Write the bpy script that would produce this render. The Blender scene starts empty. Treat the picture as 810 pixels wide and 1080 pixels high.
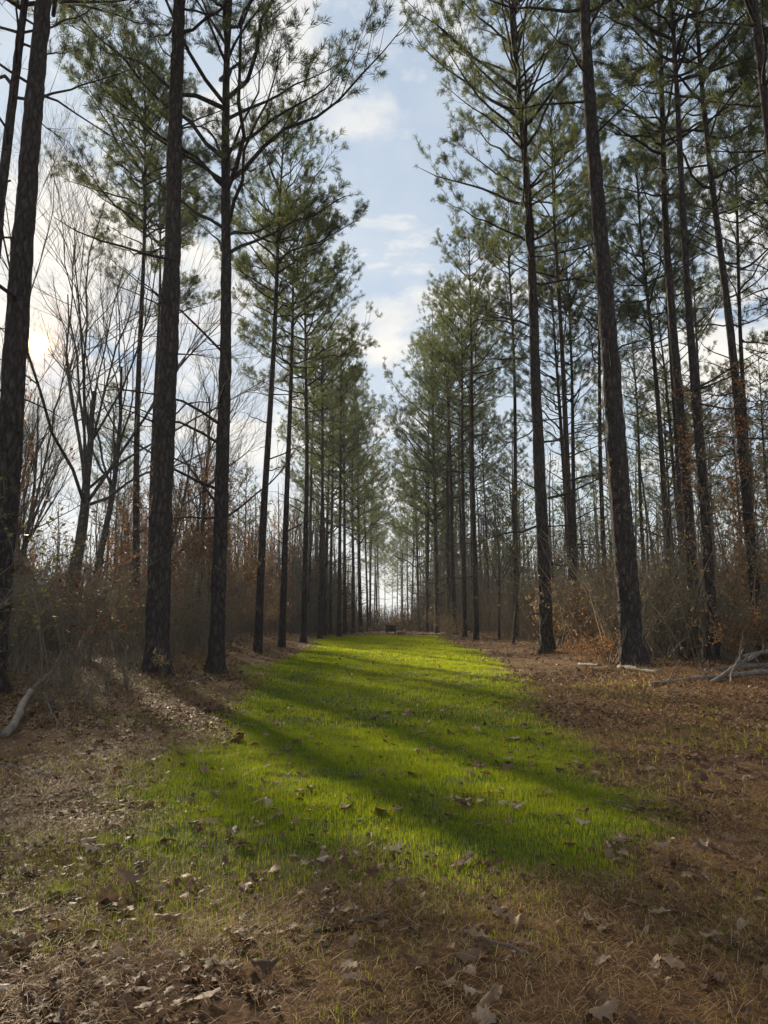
import bpy, math
import numpy as np
from mathutils import Vector, Matrix

C = bpy.context.scene.collection
PI = math.pi
RNG = np.random.default_rng

# ------------------------------------------------------------------ camera numbers
F, PITCH, CAMZ = 816.0, math.radians(8.0), 1.55       # focal length in pixels of the 810 x 1080 picture
SUN_AZ, SUN_EL = math.radians(-25.05), math.radians(18.5)   # azimuth from +Y towards +X

def ray(px, py):
    cx, cy = (px - 405) / F, (540 - py) / F
    return (cx, math.cos(PITCH) - math.sin(PITCH) * cy, math.sin(PITCH) + math.cos(PITCH) * cy)

# ------------------------------------------------------------------ noise
def _hash(ix, iy, s):
    h = (ix * 374761393 + iy * 668265263 + s * 974634777) & 0xFFFFFFFF
    h = ((h ^ (h >> 13)) * 1274126177) & 0xFFFFFFFF
    return ((h ^ (h >> 16)) & 0xFFFF) / 65535.0

def vnoise(x, y, s=0):
    x = np.asarray(x, float); y = np.asarray(y, float)
    ix = np.floor(x).astype(np.int64); iy = np.floor(y).astype(np.int64)
    fx = x - ix; fy = y - iy
    fx = fx * fx * (3 - 2 * fx); fy = fy * fy * (3 - 2 * fy)
    a = _hash(ix, iy, s); b = _hash(ix + 1, iy, s); c = _hash(ix, iy + 1, s); d = _hash(ix + 1, iy + 1, s)
    return (a + (b - a) * fx) * (1 - fy) + (c + (d - c) * fx) * fy

def fbm(x, y, s=0, o=4):
    v = 0; a = 0.5; t = 0
    x = np.asarray(x, float); y = np.asarray(y, float)
    for k in range(o):
        v = v + a * vnoise(x, y, s + k * 17); t += a; a *= .5
        x = x * 2.03 + 5.1; y = y * 2.03 + 1.7
    return v / t

def sstep(a, b, x):
    t = np.clip((np.asarray(x, float) - a) / (b - a), 0, 1)
    return t * t * (3 - 2 * t)

# ------------------------------------------------------------------ terrain
def hz(x, y):
    x = np.asarray(x, float); y = np.asarray(y, float)
    up = .012 * np.clip(y - 6, 0, 46)
    dn = -.006 * np.clip(y - 56, 0, 60)
    bank = .30 * sstep(3.6, 7.0, np.abs(x + .0)) * sstep(7, 18, y)
    bump = (fbm(x * .55, y * .55, 3) - .5) * .12 + (fbm(x * 3.1, y * 3.1, 9, 3) - .5) * .055
    return up + dn + bank + bump * sstep(160, 60, np.abs(x) + np.abs(y))

def half_width(y):
    return 2.40 + 1.1 * sstep(7, 24, y) - .85 * sstep(7.0, 4.8, y)

def grass_mask(x, y):                                  # 0..1, where the green strip grows
    x = np.asarray(x, float); y = np.asarray(y, float)
    n = (fbm(x * .5, y * .4, 21) - .5) * 2.4 + (fbm(x * 2.2, y * 1.8, 33) - .5) * 1.1
    side = sstep(-.40, .65, half_width(y) - np.abs(x - .02 - .1 * sstep(4, 8, y) * 0) + n * .5)
    near = sstep(4.5, 6.4, y + n * .9 + .05 * x + .1)
    far = sstep(54, 50, y)
    return side * near * far

def on_ground(px, py):
    d = ray(px, py); t = 1.0
    for _ in range(4000):
        x, y, z = d[0] * t, d[1] * t, CAMZ + d[2] * t
        if z <= float(hz(x, y)): break
        t += .01 + t * .002
    return Vector((x, y, float(hz(x, y))))

def base_at(px, y):
    x = 0.0
    for _ in range(6):
        z = float(hz(x, y)); x = (px - 405) / F * (y * math.cos(PITCH) + (z - CAMZ) * math.sin(PITCH))
    return Vector((x, y, float(hz(x, y))))

def lean_to(b, px, py):
    d = ray(px, py); k = b.y / d[1]
    return math.atan2(d[0] * k - b.x, CAMZ + d[2] * k - b.z)

def height_at(y, py):
    d = ray(405, py); return CAMZ + d[2] / d[1] * y

# ------------------------------------------------------------------ mesh building
class MB:
    """collects vertices and faces of one mesh"""
    def __init__(s): s.v = []; s.f = []; s.n = 0
    def add(s, v, f):
        v = np.asarray(v, float).reshape(-1, 3); f = np.asarray(f, int)
        if len(v) == 0: return
        s.v.append(v); s.f.append(f + s.n); s.n += len(v)
    def tubes(s, P, R, k=3, rough=0, seed=0):
        P = np.asarray(P, float); R = np.asarray(R, float)
        if P.ndim == 2: P = P[None]; R = R[None]
        B, n, _ = P.shape
        if B == 0: return
        T = np.gradient(P, axis=1); T /= np.linalg.norm(T, axis=2, keepdims=True) + 1e-9
        m = T.mean(axis=1)
        ref = np.where(np.abs(m[:, 2:3]) > .8, np.array([[1., .13, 0]]), np.array([[.05, .1, 1.]]))[:, None, :]
        U = np.cross(T, np.broadcast_to(ref, T.shape)); U /= np.linalg.norm(U, axis=2, keepdims=True) + 1e-9
        V = np.cross(T, U)
        a = np.arange(k) / k * 2 * PI
        RR = np.broadcast_to(R[:, :, None], (B, n, k))
        if rough:
            aa = np.broadcast_to(a, (B, n, k)); zz = np.cumsum(np.linalg.norm(np.gradient(P, axis=1), axis=2), axis=1)[:, :, None] + 0 * aa
            per = k / 2.0
            q = vnoise(np.arange(k)[None, None] % k * .5 + 0 * zz, zz * 2.6, seed) + .6 * vnoise(np.arange(k)[None, None] * 1.0 + 0 * zz, zz * 7, seed + 5)
            RR = RR * (1 + rough * (q - .8))
        X = P[:, :, None, :] + RR[..., None] * (np.cos(a)[None, None, :, None] * U[:, :, None, :] + np.sin(a)[None, None, :, None] * V[:, :, None, :])
        idx = np.arange(B * n * k).reshape(B, n, k)
        i0 = idx[:, :-1, :]; i1 = idx[:, 1:, :]
        q = np.stack([i0, np.roll(i0, -1, 2), np.roll(i1, -1, 2), i1], -1).reshape(-1, 4)
        s.add(X.reshape(-1, 3), q)
    def tris(s, A):                                    # (N,3,3)
        A = np.asarray(A); s.add(A.reshape(-1, 3), np.arange(len(A) * 3).reshape(-1, 3))
    def quads(s, A):
        A = np.asarray(A); s.add(A.reshape(-1, 3), np.arange(len(A) * 4).reshape(-1, 4))
    def box(s, c, d, rz=0):
        c = np.array(c); d = np.array(d) / 2
        v = np.array([[x, y, z] for z in (-1, 1) for y in (-1, 1) for x in (-1, 1)]) * d
        R = np.array([[math.cos(rz), -math.sin(rz), 0], [math.sin(rz), math.cos(rz), 0], [0, 0, 1]])
        s.add(v @ R.T + c, [[0, 2, 3, 1], [4, 5, 7, 6], [0, 1, 5, 4], [2, 6, 7, 3], [0, 4, 6, 2], [1, 3, 7, 5]])
    def mesh(s, name, mat, smooth=True):
        me = bpy.data.meshes.new(name)
        V = np.concatenate(s.v); me.vertices.add(len(V)); me.vertices.foreach_set('co', V.astype(np.float32).ravel())
        sizes = np.concatenate([np.full(len(f), f.shape[1]) for f in s.f]); flat = np.concatenate([f.ravel() for f in s.f])
        me.loops.add(len(flat)); me.loops.foreach_set('vertex_index', flat.astype(np.int32))
        me.polygons.add(len(sizes)); st = np.concatenate([[0], np.cumsum(sizes)[:-1]])
        me.polygons.foreach_set('loop_start', st.astype(np.int32)); me.polygons.foreach_set('loop_total', sizes.astype(np.int32))
        me.polygons.foreach_set('use_smooth', np.full(len(sizes), smooth))
        me.update(calc_edges=True); me.materials.append(mat)
        return me
    def build(s, name, mat, parent=None, smooth=True):
        return link(name, s.mesh(name, mat, smooth), parent)

def link(name, me, parent=None):
    o = bpy.data.objects.new(name, me); C.objects.link(o)
    if parent: o.parent = parent
    return o
def tag(o, label=None, cat=None, group=None, kind=None):
    if label: o['label'] = label
    if cat: o['category'] = cat
    if group: o['group'] = group
    if kind: o['kind'] = kind
    return o
def thing(name, label, cat, loc, rot=(0, 0, 0), group=None, scale=1):
    o = bpy.data.objects.new(name, None); C.objects.link(o); o.empty_display_size = .2
    o.location = loc; o.rotation_euler = rot; o.scale = (scale,) * 3 if np.isscalar(scale) else scale
    return tag(o, label, cat, group)
def unit(v): return v / (np.linalg.norm(v, axis=-1, keepdims=True) + 1e-9)

# ------------------------------------------------------------------ materials
def new_mat(name):
    m = bpy.data.materials.new(name); m.use_nodes = True; nt = m.node_tree; nt.nodes.clear()
    out = nt.nodes.new('ShaderNodeOutputMaterial')
    return m, nt, out
def N(nt, t, **kw):
    n = nt.nodes.new(t)
    for k, v in kw.items():
        if k in n.inputs: n.inputs[k].default_value = v
        else: setattr(n, k, v)
    return n
def ramp(nt, fac, stops):
    r = nt.nodes.new('ShaderNodeValToRGB'); e = r.color_ramp.elements
    while len(e) < len(stops): e.new(.5)
    for q, (p, c) in zip(e, stops): q.position = p; q.color = (*c, 1)
    nt.links.new(fac, r.inputs[0]); return r.outputs[0]

def leaf_mat(name, stops, trans=.45, gloss=.0, rough=.6, obj_random=False, tint=None):
    """thin leaves, blades and needles: a colour for each leaf, light passes through"""
    m, nt, out = new_mat(name); L = nt.links.new
    if obj_random: src = N(nt, 'ShaderNodeObjectInfo').outputs['Random']
    else: src = N(nt, 'ShaderNodeNewGeometry').outputs['Random Per Island']
    col = ramp(nt, src, stops)
    p = N(nt, 'ShaderNodeBsdfPrincipled', Roughness=rough); p.inputs['Specular IOR Level'].default_value = .25
    L(col, p.inputs['Base Color'])
    t = N(nt, 'ShaderNodeBsdfTranslucent')
    if tint:
        mx = N(nt, 'ShaderNodeMixRGB', blend_type='MULTIPLY'); mx.inputs[0].default_value = 1; mx.inputs[2].default_value = (*tint, 1); L(col, mx.inputs[1]); L(mx.outputs[0], t.inputs[0])
    else: L(col, t.inputs[0])
    mix = N(nt, 'ShaderNodeMixShader'); mix.inputs[0].default_value = trans
    L(p.outputs[0], mix.inputs[1]); L(t.outputs[0], mix.inputs[2]); L(mix.outputs[0], out.inputs[0])
    return m

def bark_mat(name, dark, light, scale=9, bump=.6, moss=None):
    m, nt, out = new_mat(name); L = nt.links.new
    tc = N(nt, 'ShaderNodeTexCoord'); mp = N(nt, 'ShaderNodeMapping'); mp.inputs['Scale'].default_value = (scale, scale, scale * .34)
    L(tc.outputs['Object'], mp.inputs[0])
    nz = N(nt, 'ShaderNodeTexNoise', Scale=2.2, Detail=5.0, Roughness=.65); L(mp.outputs[0], nz.inputs[0])
    add = N(nt, 'ShaderNodeMixRGB'); add.inputs[0].default_value = .5; L(mp.outputs[0], add.inputs[1]); L(nz.outputs['Color'], add.inputs[2])
    vo = N(nt, 'ShaderNodeTexVoronoi', Scale=1.6, feature='DISTANCE_TO_EDGE'); L(add.outputs[0], vo.inputs[0])
    crack = ramp(nt, vo.outputs['Distance'], [(.0, (0, 0, 0)), (.35, (1, 1, 1))])
    c1 = ramp(nt, nz.outputs['Fac'], [(.3, dark), (.7, light)])
    mx = N(nt, 'ShaderNodeMixRGB', blend_type='MULTIPLY'); mx.inputs[0].default_value = .6; L(c1, mx.inputs[1]); L(crack, mx.inputs[2])
    col = mx.outputs[0]
    big = N(nt, 'ShaderNodeTexNoise', Scale=.9, Detail=3.0); L(tc.outputs['Object'], big.inputs[0])
    if moss:
        k = ramp(nt, big.outputs['Fac'], [(.5, (0, 0, 0)), (.68, (1, 1, 1))])
        m2 = N(nt, 'ShaderNodeMixRGB'); L(k, m2.inputs[0]); L(col, m2.inputs[1]); m2.inputs[2].default_value = (*moss, 1); col = m2.outputs[0]
    p = N(nt, 'ShaderNodeBsdfPrincipled', Roughness=.9); p.inputs['Specular IOR Level'].default_value = .15
    L(col, p.inputs['Base Color'])
    h = N(nt, 'ShaderNodeMath', operation='ADD'); L(crack, h.inputs[0]); L(nz.outputs['Fac'], h.inputs[1])
    b = N(nt, 'ShaderNodeBump', Strength=bump, Distance=.03); L(h.outputs[0], b.inputs['Height']); L(b.outputs[0], p.inputs['Normal'])
    L(p.outputs[0], out.inputs[0]); return m

def plain_mat(name, a, b, scale=4, rough=.85):
    m, nt, out = new_mat(name); L = nt.links.new
    tc = N(nt, 'ShaderNodeTexCoord'); nz = N(nt, 'ShaderNodeTexNoise', Scale=scale, Detail=5.0); L(tc.outputs['Object'], nz.inputs[0])
    p = N(nt, 'ShaderNodeBsdfPrincipled', Roughness=rough); L(ramp(nt, nz.outputs['Fac'], [(.3, a), (.7, b)]), p.inputs['Base Color'])
    bp = N(nt, 'ShaderNodeBump', Strength=.4, Distance=.02); L(nz.outputs['Fac'], bp.inputs['Height']); L(bp.outputs[0], p.inputs['Normal'])
    L(p.outputs[0], out.inputs[0]); return m

def ground_mat():
    m, nt, out = new_mat('forest_floor'); L = nt.links.new
    at = N(nt, 'ShaderNodeAttribute', attribute_name='grass')
    tc = N(nt, 'ShaderNodeTexCoord')
    n1 = N(nt, 'ShaderNodeTexNoise', Scale=1.3, Detail=8.0, Roughness=.7); n2 = N(nt, 'ShaderNodeTexNoise', Scale=28.0, Detail=6.0, Roughness=.7)
    L(tc.outputs['Object'], n1.inputs[0]); L(tc.outputs['Object'], n2.inputs[0])
    mixf = N(nt, 'ShaderNodeMixRGB'); mixf.inputs[0].default_value = .55; L(n1.outputs['Fac'], mixf.inputs[1]); L(n2.outputs['Fac'], mixf.inputs[2])
    litter = ramp(nt, mixf.outputs[0], [(.36, (.028, .016, .009)), (.5, (.10, .052, .024)), (.64, (.22, .125, .058))])
    turf = ramp(nt, mixf.outputs[0], [(.35, (.040, .045, .012)), (.65, (.085, .105, .020))])
    mx = N(nt, 'ShaderNodeMixRGB'); L(at.outputs['Fac'], mx.inputs[0]); L(litter, mx.inputs[1]); L(turf, mx.inputs[2])
    p = N(nt, 'ShaderNodeBsdfPrincipled', Roughness=.95); p.inputs['Specular IOR Level'].default_value = .1
    L(mx.outputs[0], p.inputs['Base Color'])
    b = N(nt, 'ShaderNodeBump', Strength=.8, Distance=.03); L(n2.outputs['Fac'], b.inputs['Height']); L(b.outputs[0], p.inputs['Normal'])
    L(p.outputs[0], out.inputs[0]); return m

M = dict(
    pine_bark=bark_mat('pine_bark', (.028, .022, .019), (.112, .085, .072), 11, 1.0),
    limb_bark=bark_mat('limb_bark', (.034, .026, .022), (.085, .066, .055), 14, .3),
    grey_bark=bark_mat('grey_bark', (.042, .035, .030), (.115, .095, .08), 12, .4, moss=(.085, .078, .052)),
    needle=leaf_mat('pine_needle', [(0, (.040, .058, .028)), (.55, (.080, .105, .046)), (.85, (.12, .135, .055)), (1, (.18, .14, .065))], .48, tint=(1.15, 1.2, .75)),
    twig=plain_mat('twig_bark', (.070, .054, .036), (.165, .13, .088), 3),
    dry_stem=plain_mat('dry_stem', (.13, .095, .062), (.28, .21, .135), 3),
    grass=leaf_mat('grass_blade', [(0, (.070, .125, .010)), (.5, (.135, .198, .012)), (.88, (.200, .235, .018)), (1, (.30, .22, .09))], .66, tint=(1.75, 1.6, .4)),
    straw=leaf_mat('dry_straw', [(0, (.085, .040, .018)), (.45, (.24, .122, .046)), (.82, (.41, .24, .10)), (1, (.58, .42, .22))], .35),
    litter=leaf_mat('dead_leaf', [(0, (.040, .020, .011)), (.5, (.115, .055, .028)), (.88, (.19, .108, .060)), (1, (.34, .25, .17))], .28),
    oakleaf=leaf_mat('curled_oak_leaf', [(0, (.07, .036, .020)), (.45, (.17, .098, .056)), (.85, (.29, .195, .125)), (1, (.42, .33, .24))], .25, obj_random=True),
    rust=leaf_mat('rust_leaf', [(0, (.10, .042, .016)), (.5, (.25, .11, .036)), (1, (.42, .22, .07))], .45),
    redbrown=leaf_mat('red_brown_leaf', [(0, (.075, .032, .020)), (.5, (.155, .068, .040)), (1, (.26, .135, .075))], .42),
    tan=leaf_mat('tan_leaf', [(0, (.12, .075, .034)), (.5, (.22, .14, .060)), (1, (.36, .24, .11))], .4),
    olive=leaf_mat('olive_leaf', [(0, (.050, .052, .016)), (.5, (.095, .090, .026)), (1, (.19, .15, .035))], .45),
    yellow=leaf_mat('pale_yellow_leaf', [(0, (.26, .17, .06)), (1, (.55, .42, .18))], .45),
    deadwood=plain_mat('weathered_wood', (.055, .042, .032), (.20, .16, .125), 13),
    darkwood=plain_mat('rotting_wood', (.055, .042, .033), (.14, .11, .085), 7),
    blind=plain_mat('dark_painted_board', (.016, .017, .015), (.030, .030, .026), 5),
    painted_void=plain_mat('painted_dark_opening', (.006, .006, .006), (.01, .01, .01), 5),
)

# ------------------------------------------------------------------ pines
def needle_tufts(mb, pos, axis, rng, nn=30, ln=.22, w=.0064):
    """a brush of stiff needles at every tip"""
    B = len(pos)
    if B == 0: return
    axis = unit(axis)
    d = rng.normal(size=(B, nn, 3)); d = unit(d)
    d = unit(d * .8 + axis[:, None, :] * .95)
    l = ln * rng.uniform(.65, 1.2, (B, nn, 1)) * rng.uniform(.75, 1.2, (B, 1, 1))
    side = unit(np.cross(d, rng.normal(size=(B, nn, 3))))
    off = axis[:, None, :] * rng.uniform(-.10, .05, (B, nn, 1))
    p0 = pos[:, None, :] + off
    mid = p0 + d * l * .5
    A = np.stack([p0 - d * 0, mid + side * w, p0 + d * l - np.array([0, 0, .02]), mid - side * w], 2)
    mb.quads(A.reshape(-1, 4, 3))

def pine_geo(H, dbh, cb, R, seed, nl=46, near=False, dead=8, tuft=1.0, steep=0., droop=.0, sides=None, skip=None):
    rng = RNG(seed); tr = MB(); lb = MB(); cr = MB()
    # trunk
    n = int(H / (.14 if near else .6)) + 2
    z = np.linspace(-.25, H, n); t = np.clip(z / H, 0, 1)
    r = dbh / 2 * ((1 - t) ** .75 * .92 + .05) * (1 + .45 * np.exp(-np.clip(z, 0, None) / .28)); r[-1] = .01
    sw = .10 * H / 25
    sx = sw * np.sin(z * .37 + rng.uniform(0, 6)) * t + sw * 1.5 * np.sin(z * .16 + rng.uniform(0, 6)) * t
    sy = sw * np.sin(z * .31 + rng.uniform(0, 6)) * t
    P = np.stack([sx, sy, z], 1)
    tr.tubes(P, r, 26 if near else 10, rough=.22 if near else .05, seed=seed)
    if near:                                           # root buttresses
        for a in np.arange(6) * 1.05 + rng.uniform(-.3, .3, 6):
            s6 = np.linspace(0, 1, 7); o = np.array([math.cos(a), math.sin(a), 0]); rr = dbh * .5
            tr.tubes(np.outer(rr * (.62 + 1.05 * s6), o) + np.outer(.52 * dbh * (1 - s6) ** 1.8 - .10 * s6, [0, 0, 1]) + np.outer(.05 * np.sin(s6 * 4), [-o[1], o[0], 0]), dbh * (.17 - .10 * s6), 8, rough=.2, seed=seed)
    def axis_at(zz): return np.stack([np.interp(zz, z, sx), np.interp(zz, z, sy), zz], -1)
    def rad_at(zz): return np.interp(zz, z, r)
    # limbs
    u = np.sort(rng.uniform(0, 1, nl)) ** .92
    zl = cb + (H * .985 - cb) * u
    az = np.arange(nl) * 2.399 + rng.uniform(-.6, .6, nl)
    prof = (np.sin(PI * np.clip(u * .80 + .20, 0, 1)) ** .7) * (1 - .25 * u) + .06
    L = R * prof * rng.uniform(.55, 1.15, nl)
    if skip is not None: L = np.where(skip(az, zl), L * .3, L)
    el = np.radians(6 + 20 * rng.uniform(0, 1, nl) + 38 * u + steep)
    s = np.linspace(0, 1, 9)
    out = np.stack([np.cos(az), np.sin(az), 0 * az], 1)
    curve = (s ** 2)[None, :] * rng.uniform(-.02, .22, nl)[:, None] - droop * (s ** 1.5)[None]
    wob = np.cumsum(rng.normal(0, .018, (nl, 9, 3)), 1) * L[:, None, None]; wob[:, 0] = 0
    P0 = axis_at(zl)
    PL = P0[:, None, :] + L[:, None, None] * (s[None, :, None] * np.cos(el)[:, None, None] * out[:, None, :]) + wob
    PL[:, :, 2] += L[:, None] * (s[None] * np.sin(el)[:, None] + curve)
    rl = np.clip(.010 + .0115 * L, .012, .075)[:, None] * (1 - s * .86)[None]
    lb.tubes(PL, rl, 5)
    # second order
    ps, dirs, lens, tuftpos, tuftax = [], [], [], [], []
    for i in range(nl):
        k = max(3, int(L[i] * 3.6 * rng.uniform(.8, 1.2)))
        sf = np.sort(rng.uniform(.24, 1.0, k) ** .8)
        p = np.stack([np.interp(sf, s, PL[i, :, c]) for c in range(3)], 1)
        fw = unit(PL[i, -1] - PL[i, 3])
        sd = unit(np.cross(fw, [0, 0, 1.]))
        sg = np.where(np.arange(k) % 2 == 0, 1, -1)[:, None] * rng.uniform(.35, 1.1, (k, 1))
        d = unit(fw * rng.uniform(.45, 1, (k, 1)) + sd * sg + np.array([0, 0, 1]) * rng.uniform(-.1, .65, (k, 1)))
        ps.append(p); dirs.append(d); lens.append((.34 + .22 * L[i]) * rng.uniform(.45, 1.1, k) * (1.1 - .4 * sf))
        tuftpos.append(PL[i, -1:]); tuftax.append(fw[None])
    ps = np.concatenate(ps); dirs = np.concatenate(dirs); lens = np.concatenate(lens)
    q = np.linspace(0, 1, 4)
    PB = ps[:, None, :] + dirs[:, None, :] * (lens[:, None] * q)[..., None]
    PB[:, :, 2] += lens[:, None] * (q ** 2)[None] * rng.uniform(0, .3, (len(ps), 1))
    lb.tubes(PB, np.clip(lens, .3, 2)[:, None] * .011 * (1 - .75 * q)[None], 3)
    # third order twigs, each with brushes of needles
    for j in range(3):
        f = rng.uniform(.35, 1, len(ps)); 
        p = PB[:, 1] + (PB[:, 3] - PB[:, 1]) * f[:, None]
        d = unit(dirs + rng.normal(0, .55, dirs.shape) + np.array([0, 0, .35]))
        ll = rng.uniform(.18, .5, len(ps))
        T = np.stack([p, p + d * (ll * .5)[:, None], p + d * ll[:, None] + np.array([0, 0, .05])], 1)
        keep = rng.uniform(size=len(ps)) < .85 * tuft
        lb.tubes(T[keep], np.array([.007, .006, .004])[None] * np.ones((keep.sum(), 1)), 3)
        tuftpos += [T[keep, 2]]; tuftax += [d[keep]]
        half = keep & (rng.uniform(size=len(ps)) < .35 * tuft)
        tuftpos += [T[half, 1]]; tuftax += [d[half]]
    tuftpos.append(PB[:, 3]); tuftax.append(dirs)
    needle_tufts(cr, np.concatenate(tuftpos), np.concatenate(tuftax) + np.array([0, 0, .25]), rng)
    # dead snags under the crown
    if dead:
        zd = rng.uniform(.28 * cb, cb, dead); a = rng.uniform(0, 2 * PI, dead); ld = rng.uniform(.4, 2.4, dead) * R / 3.5
        e = rng.uniform(-.2, .5, dead); sd = np.linspace(0, 1, 6)
        o = np.stack([np.cos(a) * np.cos(e), np.sin(a) * np.cos(e), np.sin(e)], 1)
        PD = axis_at(zd)[:, None, :] + (ld[:, None] * sd)[..., None] * o[:, None, :] + np.cumsum(rng.normal(0, .03, (dead, 6, 3)), 1) * ld[:, None, None]
        lb.tubes(PD, (.012 + .010 * ld)[:, None] * (1 - .8 * sd)[None], 4)
        k = dead * 3; pi_ = rng.integers(0, dead, k); si = rng.integers(2, 6, k)
        d2 = unit(o[pi_] + rng.normal(0, .6, (k, 3))); l2 = rng.uniform(.2, .7, k)
        p2 = PD[pi_, si]
        lb.tubes(np.stack([p2, p2 + d2 * l2[:, None] * .5 + rng.normal(0, .03, (k, 3)), p2 + d2 * l2[:, None]], 1), np.array([.008, .006, .003])[None] * np.ones((k, 1)), 3)
    return tr, lb, cr

def hero_pine(label, px, y, top, H, dbh, cb, R, seed, group=None, **kw):
    b = base_at(px, y)
    t = thing('pine_tree', label, 'pine tree', b, (0, lean_to(b, *top), 0), group)
    tr, lb, cr = pine_geo(H, dbh, cb, R, seed, **kw)
    tr.build('trunk', M['pine_bark'], t); lb.build('branchwork', M['limb_bark'], t); cr.build('crown', M['needle'], t)
    return t

LROW, RROW = 'pines lining the left side of the grass strip', 'pines lining the right side of the grass strip'
RDEEP, LDEEP = 'pines standing inside the wood on the right', 'pines standing inside the wood on the left'
hz_ = height_at
hero_pine('thick dark pine trunk at the left edge, with the low sun behind it', -12, 14, (50, 0), 26, .52, 15.2, 4.8, 11, LROW, near=True, dead=7, nl=56)
hero_pine('slender pine cut off by the left border, beside the thickest left trunk', -46, 17, (20, 0), 25, .34, 13.5, 4.4, 12, LROW, near=True)
hero_pine('straight thick dark pine with a pale yellow sapling at its foot', 165, 19, (188, 0), 29, .60, 17.0, 5.2, 13, LROW, near=True, dead=14, nl=60)
hero_pine('dark pine with long ascending limbs right of the straight thick trunk', 228, 20.5, (247, 0), 25.5, .43, 11.0, 6.2, 14, LROW, near=True, dead=10, nl=56, steep=12, tuft=1.)
hero_pine('slim leaning pine with a small airy crown, next after the long limbed left pine', 272, 30, (297, 150), 22.6, .34, 13.2, 3.4, 15, LROW, dead=10, nl=54)
hero_pine('slim pine between the slim leaning one and the very straight last one, left row', 297, 34, (313, 260), 20.5, .33, 12.0, 3.6, 16, LROW, dead=8, nl=54)
hero_pine('very straight thin pine standing last before the dense left row', 320, 40, (325, 280), 23, .32, 12.0, 4.3, 17, LROW, dead=8)
hero_pine('dark crowned pine deep in the left wood beside the straight thick trunk', 143, 29, (150, 190), 24, .30, 15.2, 3.7, 18, LDEEP, nl=70)
hero_pine('second dark crowned pine deep in the left wood, right beside the straight thick trunk', 157, 33, (166, 260), 22.5, .26, 14, 3.2, 19, LDEEP)
hero_pine('thick pine with vine stems on its trunk, the biggest trunk on the right', 668, 20, (617, 0), 28, .60, 18.3, 5.0, 21, RROW, near=True, dead=10)
hero_pine('tall pine with a broad feathery crown reaching over the grass strip', 577, 27, (548, 0), 30, .48, 12.8, 5.6, 22, RROW, near=True, nl=80, dead=12, steep=6)
hero_pine('slim pine directly behind the broad crowned right pine', 609, 31, (583, 190), 24, .30, 14.0, 3.6, 23, RROW, dead=8)
hero_pine('tall thin pine with a high rounded crown in the right row before its dense end', 502, 42, (497, 300), 23.5, .32, 12.5, 3.9, 24, RROW)
hero_pine('thin pine with its crown merged into the rounded one beside it, right row', 490, 47, (485, 330), 22.5, .30, 12.0, 3.5, 25, RROW)
hero_pine('thin pine rising between the rounded right crown and the broad crowned pine', 545, 40, (540, 200), 24.5, .28, 14.0, 3.4, 26, RROW)
hero_pine('thin pine in the right wood, leftmost of the close set leaning trunks', 712, 33, (690, 380), 22, .32, 13.0, 3.4, 27, RDEEP)
hero_pine('thin straight pine second among the close set leaning trunks on the right', 726, 34, (707, 380), 24, .27, 14.0, 3.4, 28, RDEEP)
hero_pine('stout leaning pine, third among the close set leaning trunks on the right', 736, 25, (690, 0), 27, .38, 15.0, 4.0, 29, RDEEP, near=True)
hero_pine('leaning pine wrapped in tangled brown vines above the pile of grey branches', 754, 20.5, (708, 0), 25, .28, 15.5, 3.6, 30, RDEEP, near=True)
hero_pine('leaning pine at the right edge behind the rust coloured vine leaves', 803, 22, (748, 150), 25, .31, 13.0, 3.8, 31, RDEEP, near=True)
hero_pine('thin pine at the right edge, close behind the leaning one with vine leaves', 800, 31, (775, 200), 25, .27, 12.5, 3.6, 32, RDEEP)
hero_pine('thin pine between the biggest right trunk and the broad crowned pine', 640, 36, (630, 300), 23, .26, 12.5, 3.4, 33, RDEEP)

def place_px(b): return 405 + b.x / (b.y * math.cos(PITCH) + (b.z - CAMZ) * math.sin(PITCH)) * F
LMARK = [(-12, 'the left edge trunk'), (62, 'the fan limbed tree'), (165, 'the straight thick trunk'), (228, 'the long limbed pine'), (272, 'the slim leaning pine'), (320, 'the very straight pine')]
RMARK = [(502, 'the rounded right pine'), (577, 'the broad crowned pine'), (668, 'the biggest right trunk'), (736, 'the stout leaning pine'), (803, 'the right edge pine')]
def seen(b):
    p = place_px(b); mk = LMARK if p < 405 else RMARK
    dist = 'near' if b.y < 27 else 'midway' if b.y < 42 else 'far back'
    lo = [n for q, n in mk if q <= p]; hi = [n for q, n in mk if q > p]
    if lo and hi: w = 'between ' + lo[-1] + ' and ' + hi[0]
    elif hi: w = 'left of ' + hi[0]
    else: w = 'right of ' + lo[-1]
    return dist + ' ' + w
# five pines to copy
VAR = []
for i, (H, dbh, cb, R) in enumerate([(22, .32, 11.5, 3.6), (24, .34, 12.5, 3.8), (20, .28, 9.0, 3.3), (23, .30, 10.0, 3.9), (18, .26, 5.0, 3.1), (15, .24, 2.6, 3.3)]):
    tr, lb, cr = pine_geo(H, dbh, cb, R, 100 + i, nl=44, dead=14, tuft=.55)
    VAR.append((H, tr.mesh('trunk', M['pine_bark']), lb.mesh('branchwork', M['limb_bark']), cr.mesh('crown', M['needle'])))
prng = RNG(5)
def copy_pine(k, loc, H, label, group, rot=None, lean=0):
    h, a, b, c = VAR[k]
    s = H / h
    t = thing('pine_tree', label, 'pine tree', loc, (0, lean, prng.uniform(0, 6.28)) if rot is None else (0, lean, rot), group, s)
    link('trunk', a, t); link('branchwork', b, t); link('crown', c, t)
    return t
FARL = 'far pine in the dense closed row at the left end of the grass strip'
FARR = 'far pine in the dense closed row at the right end of the grass strip'
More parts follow.
